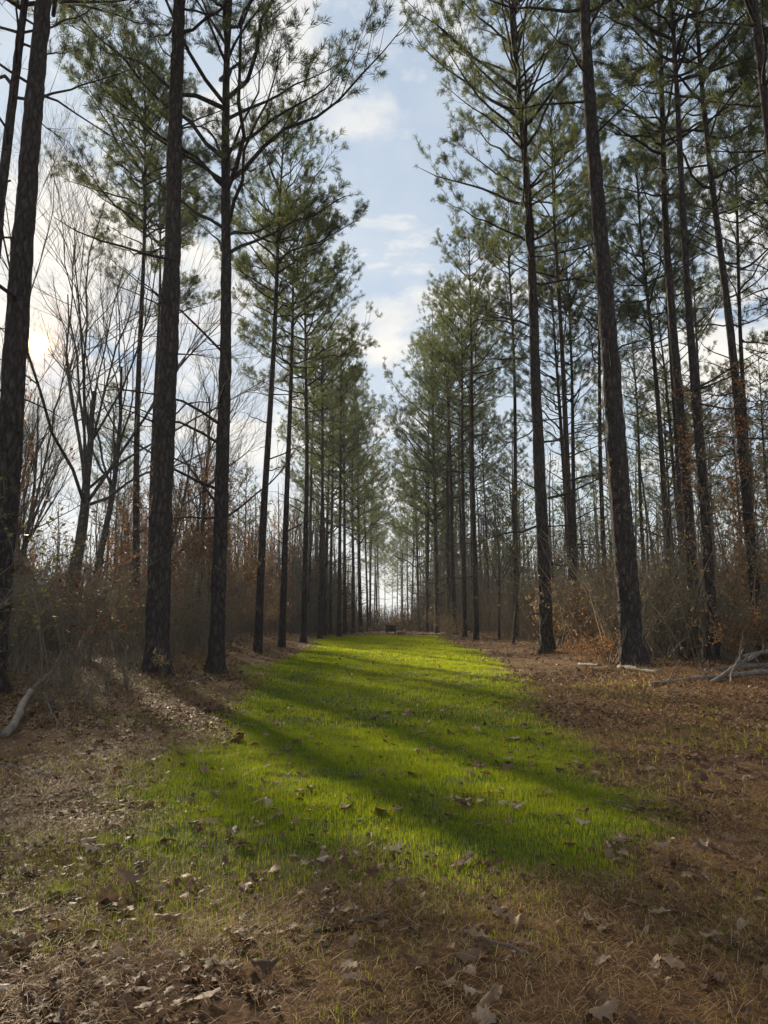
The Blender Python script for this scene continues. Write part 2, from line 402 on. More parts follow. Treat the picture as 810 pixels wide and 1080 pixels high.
# px at the base, distance, picture height of the top
for i, (px, y, py) in enumerate([(336, 46, 360), (346, 52, 352), (353, 58, 395), (359, 49, 372), (366, 61, 380), (373, 68, 372), (380, 75, 400), (386, 84, 430), (391, 95, 470), (396, 110, 515), (344, 64, 410), (370, 90, 470), (330, 57, 385), (399, 128, 560)]):
    copy_pine([0, 1, 3, 2][i % 4] if y < 60 else [4, 2, 5, 3][i % 4], base_at(px + prng.uniform(-5, 3), y), hz_(y, py) * prng.uniform(.86, 1.06), FARL, 'far pines closing the left row', lean=prng.normal(0, .022))
for i, (px, y, py) in enumerate([(478, 53, 285), (470, 59, 330), (463, 66, 330), (456, 63, 420), (450, 73, 400), (444, 82, 430), (438, 92, 470), (433, 105, 500), (428, 120, 545), (484, 70, 380), (468, 80, 430), (495, 60, 360), (424, 140, 575), (512, 56, 420)]):
    copy_pine([1, 0, 2, 3][i % 4] if y < 60 else [4, 2, 5, 3][i % 4], base_at(px + prng.uniform(-3, 6), y), hz_(y, py) * prng.uniform(.84, 1.06), FARR, 'far pines closing the right row', lean=prng.normal(0, .022))
for i, (px, y, py) in enumerate([(390, 135, 520), (400, 165, 555), (406, 190, 575), (419, 175, 560), (424, 150, 545), (414, 205, 588), (395, 150, 540), (430, 130, 530)]):
    copy_pine([1, 0, 3][i % 3], base_at(px, y), hz_(y, py), 'farthest pine closing the bright gap at the end of the lane', 'farthest pines at the end of the lane', lean=prng.normal(0, .02))
RW = 'green crowned wood pine '
for i in range(19):
    y = prng.uniform(35, 80); px = prng.uniform(525, 905)
    b = base_at(px, y)
    copy_pine(int(prng.integers(0, 6)), b, prng.uniform(13, 25) * (1 if y < 60 else .95), RW + seen(b), RDEEP, lean=prng.normal(-.02, .02))
for (px, y, H) in [(850, 24, 25), (905, 26, 26), (880, 18, 25), (838, 30, 24)]:
    copy_pine(1, base_at(px, y), H, 'pine beyond the right picture edge whose crown reaches into view', RDEEP, lean=-.05)
for i in range(9):
    y = prng.uniform(46, 85); px = prng.uniform(-40, 330)
    if abs(base_at(px, y).x + .497 * (y - 7) + .9) < 4.5: continue
    copy_pine(int(prng.integers(0, 5)), base_at(px, y), prng.uniform(13, 19), 'small green pine ' + seen(base_at(px, y)), LDEEP)

# ------------------------------------------------------------------ bare broadleaf trees
def bare_geo(H, dbh, fork, seed, spread=.55, levels=4, nb=(7, 6, 5, 4), lean=0., main=1., boost=1.):
    rng = RNG(seed); tr = MB(); cr = MB()
    def grow(P0, D, L, R0, n, wob, up):
        B = len(P0); s = np.linspace(0, 1, n)
        d = D.copy(); P = [P0]; step = L / (n - 1)
        for k in range(1, n):
            d = unit(d + rng.normal(0, wob, d.shape) + np.array([0, 0, up]))
            P.append(P[-1] + d * step[:, None])
        return np.stack(P, 1), R0[:, None] * (1 - .72 * s)[None]
    P0 = np.array([[0, 0, -.15]]); D = unit(np.array([[lean, 0, 1.]]))
    TP, TR = grow(P0, D, np.array([H * .8 * main]), np.array([dbh / 2]), 16, .04, .06)
    TR = TR * (1 + .4 * np.exp(-np.linspace(0, H * .8 * main, 16) / .3))[None]
    tr.tubes(TP, TR, 12, rough=.08, seed=seed)
    prev, prevR, prevL = TP, TR, np.array([H * .8])
    lo = fork / (H * .8 * main)
    for lv in range(levels):
        n = nb[lv]; B = len(prev); m = prev.shape[1]
        if lv == 0: f = np.clip(rng.uniform(lo, 1, (B, n)) ** 1.2, lo, .97)
        else: f = rng.uniform(.28, 1., (B, n))
        fi = f * (m - 1); i0 = np.clip(fi.astype(int), 0, m - 2); w = fi - i0
        bi = np.arange(B)[:, None]
        p = prev[bi, i0] * (1 - w[..., None]) + prev[bi, i0 + 1] * w[..., None]
        tdir = unit(prev[bi, i0 + 1] - prev[bi, i0])
        r = (prevR[bi, i0] * (1 - w) + prevR[bi, i0 + 1] * w) * rng.uniform(.5, .75, (B, n)) * (.70 if lv == 0 and boost > 1 else 1)
        sp = spread * (1 if lv else 1.1)
        d = unit(tdir + rng.normal(0, sp, tdir.shape) + np.array([0, 0, .18]))
        L = prevL[:, None] * rng.uniform(.32, .62, (B, n)) * (1.15 - .45 * f) * (boost if lv == 0 else 1)
        prev, prevR = grow(p.reshape(-1, 3), d.reshape(-1, 3), L.ravel(), np.clip(r.ravel(), .004, None), 8 if lv < 2 else 5, .10, .05)
        prevL = L.ravel()
        (tr if lv == 0 else cr).tubes(prev, prevR, 7 if lv == 0 else (4 if lv == 1 else 3))
    return tr, cr

def bare_tree(label, loc, rot, H, dbh, fork, seed, group, **kw):
    t = thing('bare_tree', label, 'bare tree', loc, rot, group)
    tr, cr = bare_geo(H, dbh, fork, seed, **kw)
    tr.build('trunk', M['grey_bark'], t); cr.build('crown', M['twig'], t)
    return t
LB = 'leafless trees in the left wood'
b = base_at(62, 27); bare_tree('big leafless tree with a fan of steep limbs, leaning right behind the left edge trunk', b, (0, .03, 0), 16.5, .54, 5.2, 201, LB, spread=.44, nb=(12, 11, 7, 5), lean=.05, main=.72, boost=2.0)
b = base_at(92, 32); bare_tree('leafless tree with a reddish brown trunk close beside the fan limbed one', b, (0, .0, 1), 15, .36, 6.5, 202, LB, spread=.4, nb=(9, 6, 5, 4))
b = base_at(206, 36); bare_tree('leafless tree with a wide round crown between the two thick left pines', b, (0, .03, 2), 15, .30, 5, 203, LB, spread=.4, nb=(9, 6, 5, 4))
BV = []
for i, (H, dbh, fork, sp) in enumerate([(14, .22, 4, .42), (12, .16, 3.5, .45), (16, .26, 6, .36), (10, .11, 2.5, .4), (13, .15, 5, .34)]):
    tr, cr = bare_geo(H, dbh, fork, 300 + i, sp, nb=(8, 6, 5, 3))
    BV.append((H, tr.mesh('trunk', M['grey_bark']), cr.mesh('crown', M['twig'])))
brng = RNG(77)
def copy_bare(k, loc, H, label, group, lean=0):
    t = thing('bare_tree', label, 'bare tree', loc, (brng.normal(0, .03), lean, brng.uniform(0, 6.28)), group, H / BV[k][0])
    link('trunk', BV[k][1], t); link('crown', BV[k][2], t); return t
def in_sun(b, lo, hi): return lo < b.x + .4727 * (b.y - 7) + .9 < hi
for i in range(62):
    y = brng.uniform(24, 75); px = brng.uniform(-60, 335)
    b = base_at(px, y)
    if b.x > -5.5 or in_sun(b, -1.9, 2.4): continue
    copy_bare(int(brng.integers(0, 5)), b, brng.uniform(9, 16), 'grey leafless tree ' + seen(b), LB, brng.normal(.02, .05))
k = 0
while k < 12:                                           # twiggy trees between the left edge trunk and the fan limbed tree
    y = brng.uniform(33, 50); v = brng.uniform(-4.2, -2.2); x = v - .9 - .4727 * (y - 7); b = Vector((x, y, float(hz(x, y))))
    copy_bare([0, 1, 3, 0][k % 4], b, brng.uniform(.32, .42) * y, 'grey leafless tree ' + seen(b), LB, brng.normal(0, .04)); k += 1
for i in range(16):
    y = brng.uniform(30, 70); px = brng.uniform(500, 860)
    b = base_at(px, y)
    copy_bare(int(brng.integers(0, 5)), b, brng.uniform(6, 11), 'grey leafless tree ' + seen(b), 'leafless trees in the right wood', brng.normal(0, .05))

# ------------------------------------------------------------------ shrubs, saplings and vines
def scatter_leaves(mb, pos, size, rng, flat=0., ratio=.55):
    B = len(pos)
    if B == 0: return
    d = unit(rng.normal(size=(B, 3)) * np.array([1, 1, 1 - flat])); s = unit(np.cross(d, rng.normal(size=(B, 3)) * (1 - flat) + np.array([0, 0, flat])))
    l = size * rng.uniform(.6, 1.3, (B, 1)); up = np.cross(d, s) * l * rng.uniform(-.25, .25, (B, 1))
    A = np.stack([pos, pos + d * l * .5 + s * l * ratio * .5 + up, pos + d * l, pos + d * l * .5 - s * l * ratio * .5 + up], 1)
    mb.quads(A)

def shrub_geo(H, W, ns, seed, leaves=300, size=.07, arch=.3, sub=7):
    rng = RNG(seed); st = MB(); lf = MB()
    a = rng.uniform(0, 2 * PI, ns); e = rng.uniform(.15, 1, ns) * W / H
    s = np.linspace(0, 1, 7); L = H * rng.uniform(.55, 1.1, ns)
    o = np.stack([np.cos(a), np.sin(a), 0 * a], 1)
    P = (rng.normal(0, .10 * W, (ns, 3)) * [1, 1, 0])[:, None, :] + L[:, None, None] * ((s ** 1.3)[None, :, None] * e[:, None, None] * o[:, None, :])
    P[:, :, 2] += L[:, None] * (s - arch * s ** 2 * rng.uniform(.2, 1.3, (ns, 1))) - .05
    P += np.cumsum(rng.normal(0, .022, P.shape), 1) * L[:, None, None] * s[None, :, None]
    st.tubes(P, (.004 + .0042 * L)[:, None] * (1 - .8 * s)[None], 4)
    k = ns * sub; bi = np.repeat(np.arange(ns), sub); f = rng.uniform(.2, 1, k) * 6; i0 = np.clip(f.astype(int), 0, 5); w = (f - i0)[:, None]
    p = P[bi, i0] * (1 - w) + P[bi, i0 + 1] * w
    d = unit(unit(P[bi, i0 + 1] - P[bi, i0]) + rng.normal(0, .6, (k, 3))); l = L[bi] * rng.uniform(.12, .4, k)
    q = np.linspace(0, 1, 4)
    Q = p[:, None, :] + d[:, None, :] * (l[:, None] * q)[..., None] + np.cumsum(rng.normal(0, .05, (k, 4, 3)), 1) * (l[:, None] * q)[..., None]
    st.tubes(Q, (.0022 + .002 * l)[:, None] * (1 - .7 * q)[None], 3)
    k2 = k * 3; bi = rng.integers(0, k, k2); p = Q[bi, rng.integers(1, 4, k2)]; d = unit(rng.normal(size=(k2, 3)) + unit(Q[bi, 3] - Q[bi, 0]) * .9); l2 = l[bi] * rng.uniform(.2, .6, k2)
    T = np.stack([p, p + d * l2[:, None] * .5 + rng.normal(0, .012, (k2, 3)), p + d * l2[:, None]], 1)
    st.tubes(T, np.array([.0026, .002, .001])[None] * np.ones((k2, 1)), 3)
    if leaves:
        ci = rng.integers(0, k2, leaves); pos = T[ci, rng.integers(0, 3, leaves)] + rng.normal(0, .03, (leaves, 3))
        scatter_leaves(lf, pos, size, rng)
    return st, lf

SV = {}
for key, H, W, ns, lv, sz, mt, seeds in [('bare', 2.4, 1.5, 15, 160, .05, 'tan', (1, 2, 3)), ('rust', 1.5, 1.3, 12, 700, .075, 'rust', (4, 5)), ('olive', 2.6, 1.7, 13, 900, .06, 'olive', (6, 7)),
                                  ('tan', 1.8, 1.4, 16, 1100, .065, 'tan', (8, 9)), ('red', 3.0, 1.6, 10, 500, .075, 'redbrown', (10, 11))]:
    for sd in seeds:
        st, lf = shrub_geo(H, W, ns, 400 + sd, lv, sz)
        SV.setdefault(key, []).append((st.mesh('stem', M['dry_stem' if key == 'tan' else 'twig']), lf.mesh('foliage', M[mt])))
srng = RNG(99)
def shrub(key, loc, sc, label, group, rot=None):
    a, b = SV[key][int(srng.integers(0, len(SV[key])))]
    t = thing('shrub', label, 'shrub', loc, (0, 0, srng.uniform(0, 6.28)), group, (sc * srng.uniform(.9, 1.2), sc * srng.uniform(.9, 1.2), sc))
    link('stem', a, t); link('foliage', b, t); return t
NAMES = dict(bare='bare grey brown twiggy shrub', rust='rust coloured leafy shrub', olive='olive green shrub', tan='tan leaved shrub', red='red brown tall shrub')
def thicket(n, pxr, yr, keys, sc, where, group, minx):
    k = 0
    while k < n:
        y = srng.uniform(*yr) ; px = srng.uniform(*pxr); b = base_at(px, y)
        if abs(b.x) < minx(y): continue
        key = keys[int(srng.integers(0, len(keys)))]
        shrub(key, b, srng.uniform(*sc), NAMES[key].replace('coloured ', '').replace('grey brown ', '') + ' ' + seen(b), group); k += 1
thicket(66, (-60, 330), (16.5, 30), ['bare', 'bare', 'olive', 'tan', 'bare', 'red'], (.6, 1.35), 'in the thicket at the foot of the left pines', 'shrubs of the left wood', lambda y: 6.3 - .02 * y)
for x, y, sc_ in [(-6.0, 9.6, 1.15), (-6.9, 11.2, 1.2), (-5.9, 8.0, 1.0), (-7.8, 12.6, 1.2), (-7.0, 9.2, 1.1)]:  # unseen shrubs added to throw shade on the near litter at the left
    shrub('olive' if y > 9.4 else 'tan', Vector((x, y, float(hz(x, y)))), sc_, 'unseen leafy shrub added beyond the left picture edge to shade the near litter', 'unseen shade shrubs added beyond the left picture edge')
for px, py, sc_ in [(34, 742, .55), (72, 736, .62), (112, 734, .5), (92, 748, .42), (52, 752, .4), (136, 726, .5)]:
    shrub('bare', on_ground(px, py), sc_, 'thin bare whips rising from the leaf litter near the pale broken left log', 'bare whips near the left log')
thicket(26, (-30, 350), (30, 60), ['bare', 'red', 'red', 'tan', 'olive'], (.9, 1.5), 'farther back in the left wood', 'shrubs of the left wood', lambda y: 5.6 + .02 * y)
thicket(44, (520, 850), (20.5, 32), ['bare', 'tan', 'tan', 'olive', 'rust', 'tan'], (.85, 1.65), 'in the thicket behind the front right pines', 'shrubs of the right wood', lambda y: 5.0 + .04 * y)
thicket(34, (480, 850), (32, 62), ['bare', 'tan', 'tan', 'olive'], (1.3, 2.3), 'farther back in the right wood', 'shrubs of the right wood', lambda y: 5.3 + .02 * y)
for i in range(18):
    key = ['bare', 'tan', 'rust', 'bare'][i % 4]; b = base_at(srng.uniform(600, 835), srng.uniform(24, 34)); shrub(key, b, srng.uniform(1.2, 1.7), 'tall ' + {'bare': 'bare twiggy', 'tan': 'golden tan', 'rust': 'rust leaved'}[key] + ' shrub ' + seen(b), 'shrubs of the right wood')
for (px, y, sc) in [(618, 22, .55), (640, 21, .6), (602, 23.5, .5), (655, 22, .5)]:
    shrub('rust', base_at(px, y), sc, 'low rust coloured shrub beside the foot of the biggest right trunk', 'low rust shrubs by the biggest right trunk')
shrub('tan', base_at(470, 50), 1.15, 'pale tan bush at the far right border of the grass strip', 'shrubs of the right wood')
shrub('tan', base_at(476, 47), .8, 'low tan bush just before the pale one at the far right border of the grass', 'shrubs of the right wood')
shrub('olive', base_at(700, 21.5), .85, 'dense olive shrub between the biggest right trunk and the vine wrapped pine', 'shrubs of the right wood')
shrub('rust', base_at(785, 19.8), 1.0, 'rust leaved shrub under the right edge pine above the grey branches', 'shrubs of the right wood')
# saplings
PV = []
for i, mt in enumerate(['redbrown', 'redbrown', 'rust', 'tan']):
    tr, cr = bare_geo(6.5, .07, 1.4, 500 + i, .5, levels=3, nb=(9, 5, 3))
    lf = MB(); rg = RNG(520 + i)
    V = np.concatenate(cr.v); pos = V[rg.integers(0, len(V), 900)]
    scatter_leaves(lf, pos, .085, rg, ratio=.6)
    PV.append((tr.mesh('trunk', M['twig']), cr.mesh('branchwork', M['twig']), lf.mesh('foliage', M[mt])))
def sapling(k, loc, sc, label, group):
    t = thing('sapling', label, 'sapling', loc, (srng.normal(0, .06), srng.normal(0, .06), srng.uniform(0, 6.28)), group, sc)
    for nm, me in zip(('trunk', 'branchwork', 'foliage'), PV[k]): link(nm, me, t)
k = 0
while k < 58:
    y = srng.uniform(21, 55); b = base_at(srng.uniform(-30, 300), y)
    if b.x > -6.5 or in_sun(b, -2.2, 1.8): continue
    j = int(srng.integers(0, 4)); sapling(j, b, srng.uniform(.65, 1.25), ['red brown leaved sapling', 'red brown leaved sapling', 'rust leaved sapling', 'tan leaved sapling'][j] + ' ' + seen(b), 'saplings of the left wood'); k += 1
for (px, y, sc, j) in [(792, 23, 1.15, 2), (815, 21.5, 1.0, 2), (772, 25, .8, 2)]:
    sapling(j, base_at(px, y), sc, 'rust leaved sapling by the right edge pine, leaves hanging at trunk height', 'rust saplings at the right edge')
b = base_at(172, 18.4)
t = thing('sapling', 'small pale yellow leaved sapling in front of the straight thick left pine', 'sapling', b)
st, lf = shrub_geo(.85, .45, 5, 61, 0); rg = RNG(62); V = np.concatenate(st.v); V = V[V[:, 2] > .30]
for q in V[rg.integers(0, len(V), 70)][None]: scatter_leaves(lf, q, .14, rg, ratio=.22)
st.build('stem', M['twig'], t); lf.build('foliage', M['yellow'], t)

# vines on the right trunks
def vine(px, y, top, H, seed, label, turns, leaves, mat):
    rg = RNG(seed); b = base_at(px, y); ln = lean_to(b, *top); st = MB(); lf = MB()
    t = thing('climbing_vine', label, 'vine', b, (0, ln, 0))
    for j in range(turns):
        z = np.linspace(0, H * rg.uniform(.5, 1), 40); a = rg.uniform(0, 6) + np.cumsum(rg.normal(0, .28, 40)) + z * rg.uniform(-.5, .5)
        r = .19 + .10 * rg.uniform(0, 1) + .05 * np.sin(z * 2 + j) + .25 * np.exp(-z / .3)
        st.tubes(np.stack([r * np.cos(a), r * np.sin(a), z], 1), .016 * (1 - .6 * z / H), 5)
    k = 130; zz = rg.uniform(.2, H, k); a = rg.uniform(0, 6.28, k); o = np.stack([np.cos(a), np.sin(a), 0 * a], 1)
    p = o * .16 + np.stack([0 * zz, 0 * zz, zz], 1); l = rg.uniform(.2, .8, k); s = np.linspace(0, 1, 5)
    P = p[:, None] + (l[:, None] * s)[..., None] * unit(o + rg.normal(0, .5, (k, 3)))[:, None] ; P[:, :, 2] -= l[:, None] * .6 * s ** 2
    P += np.cumsum(rg.normal(0, .03, P.shape), 1)
    st.tubes(P, .007 * (1 - .7 * s)[None] * np.ones((k, 1)), 3)
    pos = P[rg.integers(0, k, leaves), rg.integers(1, 5, leaves)] + rg.normal(0, .07, (leaves, 3))
    scatter_leaves(lf, pos, .085, rg)
    st.build('stem', M['deadwood'], t); lf.build('foliage', M[mat], t)
vine(754, 20.5, (708, 0), 7.5, 71, 'tangled brown vine covering the trunk above the pile of grey branches', 6, 900, 'tan')
vine(668, 20, (617, 0), 9, 72, 'thin dry vine stems clinging to the biggest right trunk', 3, 140, 'tan')
vine(803, 22, (748, 150), 8.5, 73, 'vine thick with rust leaves hanging on the right edge pine', 5, 3200, 'rust')

# ------------------------------------------------------------------ fallen wood
def log(label, p, q, r0, r1, mat, seed, cat='log', name='fallen_log', stubs=3, wob=.02, lift=(.0, .0), group=None, sides=9):
    rg = RNG(seed); p = Vector(p); q = Vector(q); mid = (p + q) / 2
    s = np.linspace(0, 1, 14); L = (q - p).length
    P = np.outer(1 - s, np.array(p - mid)) + np.outer(s, np.array(q - mid)) + np.cumsum(rg.normal(0, wob, (14, 3)), 0) * L * .3 * [1, 1, .5]
    P[:, 2] += np.interp(s, [0, 1], lift) + r0 * .35
    R = .8 * (r0 * (1 - s) + r1 * s) * (1 + rg.normal(0, .06, 14)); 
    P = np.concatenate([P[:1], P, P[-1:]]); R = np.concatenate([[.002], R, [.002]])
    P[0] += (P[1] - P[2]) * .02; P[-1] += (P[-2] - P[-3]) * .02
    mb = MB(); mb.tubes(P, R, sides, rough=.15, seed=seed)
    for _ in range(stubs):
        i = int(rg.integers(3, 14)); d = unit(rg.normal(size=3) + np.array([0, 0, .6])); l = rg.uniform(.2, .9) * min(1, L)
        u = np.linspace(0, 1, 6); mb.tubes(P[i] + np.outer(u * l, d) + np.cumsum(rg.normal(0, .02, (6, 3)), 0) * l, R[i] * .5 * (1 - .8 * u), 5)
    o = mb.build(name, mat); o.location = mid
    return tag(o, label, cat, group)
G = on_ground
def up(v, h): return v + Vector((0, 0, h))
log('pale broken log propped on the brush at the left edge', G(3, 778), up(G(27, 748), .22), .075, .065, M['deadwood'], 81, stubs=0)
log('dark rotten branch continuing from the pale broken left log', up(G(26, 749), .20), up(G(54, 736), .42), .055, .035, M['darkwood'], 82, 'branch', 'fallen_branch', stubs=2)
log('thin bent dark stick rising from the dark rotten left branch', up(G(46, 742), .25), up(G(64, 735), .85), .018, .006, M['darkwood'], 83, 'branch', 'fallen_branch', stubs=2)
log('thin grey branch lying in leaves below the pale broken left log', G(62, 772), G(112, 762), .028, .014, M['deadwood'], 84, 'branch', 'fallen_branch')
log('short dark log lying in front of the left thicket', G(70, 742), G(114, 738), .045, .035, M['darkwood'], 85, stubs=1)
for qx, qy, qa, ql in [(150, 735, .3, .9), (208, 742, 2.6, .7), (96, 792, .2, 1.1), (60, 850, 1.2, .6), (158, 800, 2.9, .6), (720, 760, .5, .9), (655, 745, 2.8, .7), (760, 800, .2, .8), (690, 860, 2.2, .5), (330, 985, .4, .35), (560, 1010, 2.7, .3)]:
    p_ = G(qx, qy); q_ = Vector((p_.x + ql * math.cos(qa), p_.y + ql * math.sin(qa), 0)); q_.z = float(hz(q_.x, q_.y)) + .02
    log('thin dead twig lying on the litter ' + ('left of the grass strip' if qx < 250 else 'right of the grass strip' if qx > 600 else 'nearest the viewer'), p_, q_, .012, .005, M['darkwood'], int(qx), 'twig', 'fallen_twig', stubs=2, wob=.05, group='dead twigs on the litter')
t = thing('grass_tuft', 'dark green grass tuft in the brown litter at the lower left', 'grass tuft', G(62, 948)); rg = RNG(41); k = 260
a = rg.uniform(0, 6.28, k); rr = np.abs(rg.normal(0, .05, k)); l = rg.uniform(.05, .12, k); b0 = np.stack([rr * np.cos(a), rr * np.sin(a), 0 * a - .01], 1); d0 = np.stack([np.cos(a), np.sin(a), 0 * a], 1); s0 = np.stack([-np.sin(a), np.cos(a), 0 * a], 1) * .0016
tip = b0 + d0 * (l * rg.uniform(.2, .9, k))[:, None] + np.outer(l, [0, 0, 1.]); mb = MB(); mb.tris(np.stack([b0 - s0, b0 + s0, tip], 1)); mb.build('blade_clump', M['grass'], t)
log('short pale log lying near the foot of the straight thick left pine', G(186, 724), G(216, 716), .05, .035, M['deadwood'], 86, stubs=1)
log('thin dark stick lying in the leaf litter left of the grass', G(118, 762), G(148, 752), .022, .012, M['darkwood'], 87, 'branch', 'fallen_branch', stubs=1)
log('long thin dark branch sloping into the leaves at the left edge', G(2, 806), G(62, 822), .022, .010, M['darkwood'], 88, 'branch', 'fallen_branch', stubs=2)
log('thin dark stick slanting down beside the pale broken left log', up(G(44, 745), .2), G(66, 775), .016, .008, M['darkwood'], 89, 'branch', 'fallen_branch', stubs=1)
log('pale peeled log lying before the biggest right trunk', G(652, 705), G(694, 711), .085, .06, M['deadwood'], 90, stubs=1)
log('small pale log left of the peeled log by the biggest right trunk', G(611, 701), G(632, 703), .055, .045, M['deadwood'], 91, stubs=0)
log('short pale log between the peeled log and the grey branch pile', G(698, 716), G(726, 714), .04, .03, M['deadwood'], 92, stubs=0)
log('long grey branch sweeping to the right edge, lowest of the branch pile', G(684, 723), up(G(815, 716), .12), .05, .07, M['deadwood'], 93, 'branch', 'fallen_branch', stubs=4)
log('arched dark branch on top of the grey branch pile', G(748, 722), up(G(800, 712), .42), .05, .06, M['darkwood'], 94, 'branch', 'fallen_branch', stubs=3)
log('upper grey branch of the pile reaching the right edge', up(G(785, 712), .35), up(G(830, 708), .45), .06, .06, M['deadwood'], 95, 'branch', 'fallen_branch', stubs=3)
log('thin grey stick crossing the branch pile on the right', up(G(772, 724), .05), up(G(786, 712), .55), .02, .012, M['deadwood'], 96, 'branch', 'fallen_branch', stubs=1)
log('small pale log lying apart below the grey branch pile', G(703, 731), G(716, 730), .04, .03, M['deadwood'], 97, stubs=0)
log('brown rotting log half buried behind the grey branch pile', G(745, 709), G(812, 704), .07, .08, M['darkwood'], 98, stubs=3)

# ------------------------------------------------------------------ dark hut at the end of the strip
b = base_at(412, 62); h = thing('hunting_blind', 'small dark box shaped hut at the far end of the grass strip', 'hut', b, (0, 0, .05))
w = MB(); w.box((0, 0, .38), (.78, .7, .44)); w.build('wall', M['blind'], h, False)
w = MB(); w.box((0, 0, .625), (.90, .82, .05)); w.build('roof', M['blind'], h, False)
w = MB(); w.box((0, -.355, .46), (.44, .02, .13)); w.build('window', M['painted_void'], h, False)  # solid panel, the shade of an opening put into its near-black colour
for sx in (-1, 1):
    for sy in (-1, 1):
        w = MB(); w.box((sx * .34, sy * .30, .03), (.07, .07, .26)); w.build('leg', M['blind'], h, False)
log('low dark log lying right of the box shaped hut', base_at(419, 61.5), base_at(428, 61.5), .16, .14, M['darkwood'], 99, stubs=1)

# ------------------------------------------------------------------ ground sheet
def axis(parts):
    a = np.concatenate([np.arange(s, e, d) for s, e, d in parts]); return np.unique(np.round(a, 4))
gx = axis([(-400, -120, 40), (-120, -30, 6), (-30, -8, .7), (-8, 8, .09), (8, 30, .7), (30, 120, 6), (120, 401, 40)])
gy = axis([(-200, -20, 20), (-20, 1, 1), (1, 14, .08), (14, 70, .4), (70, 160, 3), (160, 601, 40)])
X, Y = np.meshgrid(gx, gy); Z = hz(X, Y)
ny, nx = X.shape; idx = np.arange(nx * ny).reshape(ny, nx)
mb = MB(); mb.add(np.stack([X, Y, Z], -1).reshape(-1, 3), np.stack([idx[:-1, :-1], idx[:-1, 1:], idx[1:, 1:], idx[1:, :-1]], -1).reshape(-1, 4))
gm = ground_mat(); g = mb.build('ground', gm); tag(g, kind='structure')
at = g.data.attributes.new('grass', 'FLOAT', 'POINT'); at.data.foreach_set('value', grass_mask(X, Y).astype(np.float32).ravel())

# ------------------------------------------------------------------ grass, straw and leaf litter (stuff)
rg = RNG(1234)
def sample(n, xr, yr):
    x = rg.uniform(*xr, n); y = rg.uniform(*yr, n); return x, y
def five(mb, A):                                       # a bent blade: one quad and a tip triangle
    n = len(A)
    if n == 0: return
    i = np.arange(n)[:, None] * 5
    mb.add(A.reshape(-1, 3), i + np.array([[0, 1, 2, 4]])); mb.f.append(i + np.array([[4, 2, 3]]) + (mb.n - 5 * n))
def blades(n, xr, yr, h, w, mask, mb, lean=.5):
    x, y = sample(n, xr, yr); keep = rg.uniform(size=n) < mask(x, y); x, y = x[keep], y[keep]; n = len(x)
    z = hz(x, y); a = rg.uniform(0, 6.28, n); l = h * rg.uniform(.45, 1.25, n) * (.6 + .8 * fbm(x * 1.4, y * 1.4, 50)); ln = rg.uniform(.05, lean, n) * l
    b = np.stack([x, y, z - .005], 1); d = np.stack([np.cos(a), np.sin(a), 0 * a], 1); s = np.stack([-np.sin(a), np.cos(a), 0 * a], 1) * (w * rg.uniform(.7, 1.3, n))[:, None]
    m = b + d * (ln * .3)[:, None] + np.array([0, 0, 1]) * (l * .6)[:, None]; t = b + d * ln[:, None] + np.array([0, 0, 1]) * (l * .95)[:, None]
    five(mb, np.stack([b - s, b + s, m + s * .7, t, m - s * .7], 1))
gr = MB()
blades(460000, (-4.0, 4.0), (3.2, 11), .052, .0017, lambda x, y: grass_mask(x, y) * np.clip(2.4 * fbm(x * 2.3, y * 2.3, 60) - .3, .2, 1), gr)
blades(170000, (-4.6, 4.6), (11, 26), .062, .0045, lambda x, y: grass_mask(x, y) * np.clip(2.2 * fbm(x * 1.5, y * 1.1, 61) - .3, .2, 1), gr)
blades(80000, (-5, 5), (26, 54), .075, .010, grass_mask, gr)
# sparse green blades among the brown ones near the camera and along the borders
blades(200000, (-5, 5), (1.6, 7), .05, .0011, lambda x, y: (1 - grass_mask(x, y)) * np.clip(fbm(x * .9 + 3, y * .9, 71) * 2.6 - 1.1 - .06 * x, 0, .7), gr, .8)
blades(60000, (-7, 7), (7, 24), .08, .004, lambda x, y: (1 - grass_mask(x, y)) * np.clip(fbm(x * .8 + 3, y * .6, 77) * 2.4 - 1.05, 0, .6) * sstep(7, 4, np.abs(x)), gr, .8)
tag(gr.build('grass', M['grass']), 'short bright green grass of the strip between the pine rows', 'grass', kind='stuff')

def straws(n, xr, yr, l, w, mask, mb, lift=.03):
    x, y = sample(n, xr, yr); keep = rg.uniform(size=n) < mask(x, y); x, y = x[keep], y[keep]; n = len(x)
    z = hz(x, y) + np.abs(rg.normal(0, lift, n)) * .6 + .002; a = rg.uniform(0, 6.28, n); e = rg.normal(0, .28, n)
    L = l * rg.uniform(.4, 1.3, n)
    d = np.stack([np.cos(a) * np.cos(e), np.sin(a) * np.cos(e), np.abs(np.sin(e))], 1); s = np.stack([-np.sin(a), np.cos(a), 0 * a], 1) * (w * rg.uniform(.6, 1.4, n))[:, None]
    b = np.stack([x, y, z], 1); m = b + d * L[:, None] * .5 + np.array([0, 0, .012]); t = b + d * L[:, None] - np.array([0, 0, .01])
    five(mb, np.stack([b - s, b + s, m + s, t, m - s], 1))
sw = MB()
brown = lambda x, y: 1 - .93 * grass_mask(x, y)
straws(170000, (-4.5, 4.5), (1.6, 7.5), .11, .0010, lambda x, y: brown(x, y) * np.clip(2.6 * fbm(x * 1.5, y * 1.5, 90) + .10 * x - .75, .06, 1), sw, .035)
straws(260000, (-8, 8), (6, 18), .15, .0018, lambda x, y: brown(x, y) * np.clip(1.9 * fbm(x * .6, y * .6, 91) - .45, .05, 1), sw)
straws(60000, (-14, 14), (16, 48), .22, .004, brown, sw, .05)
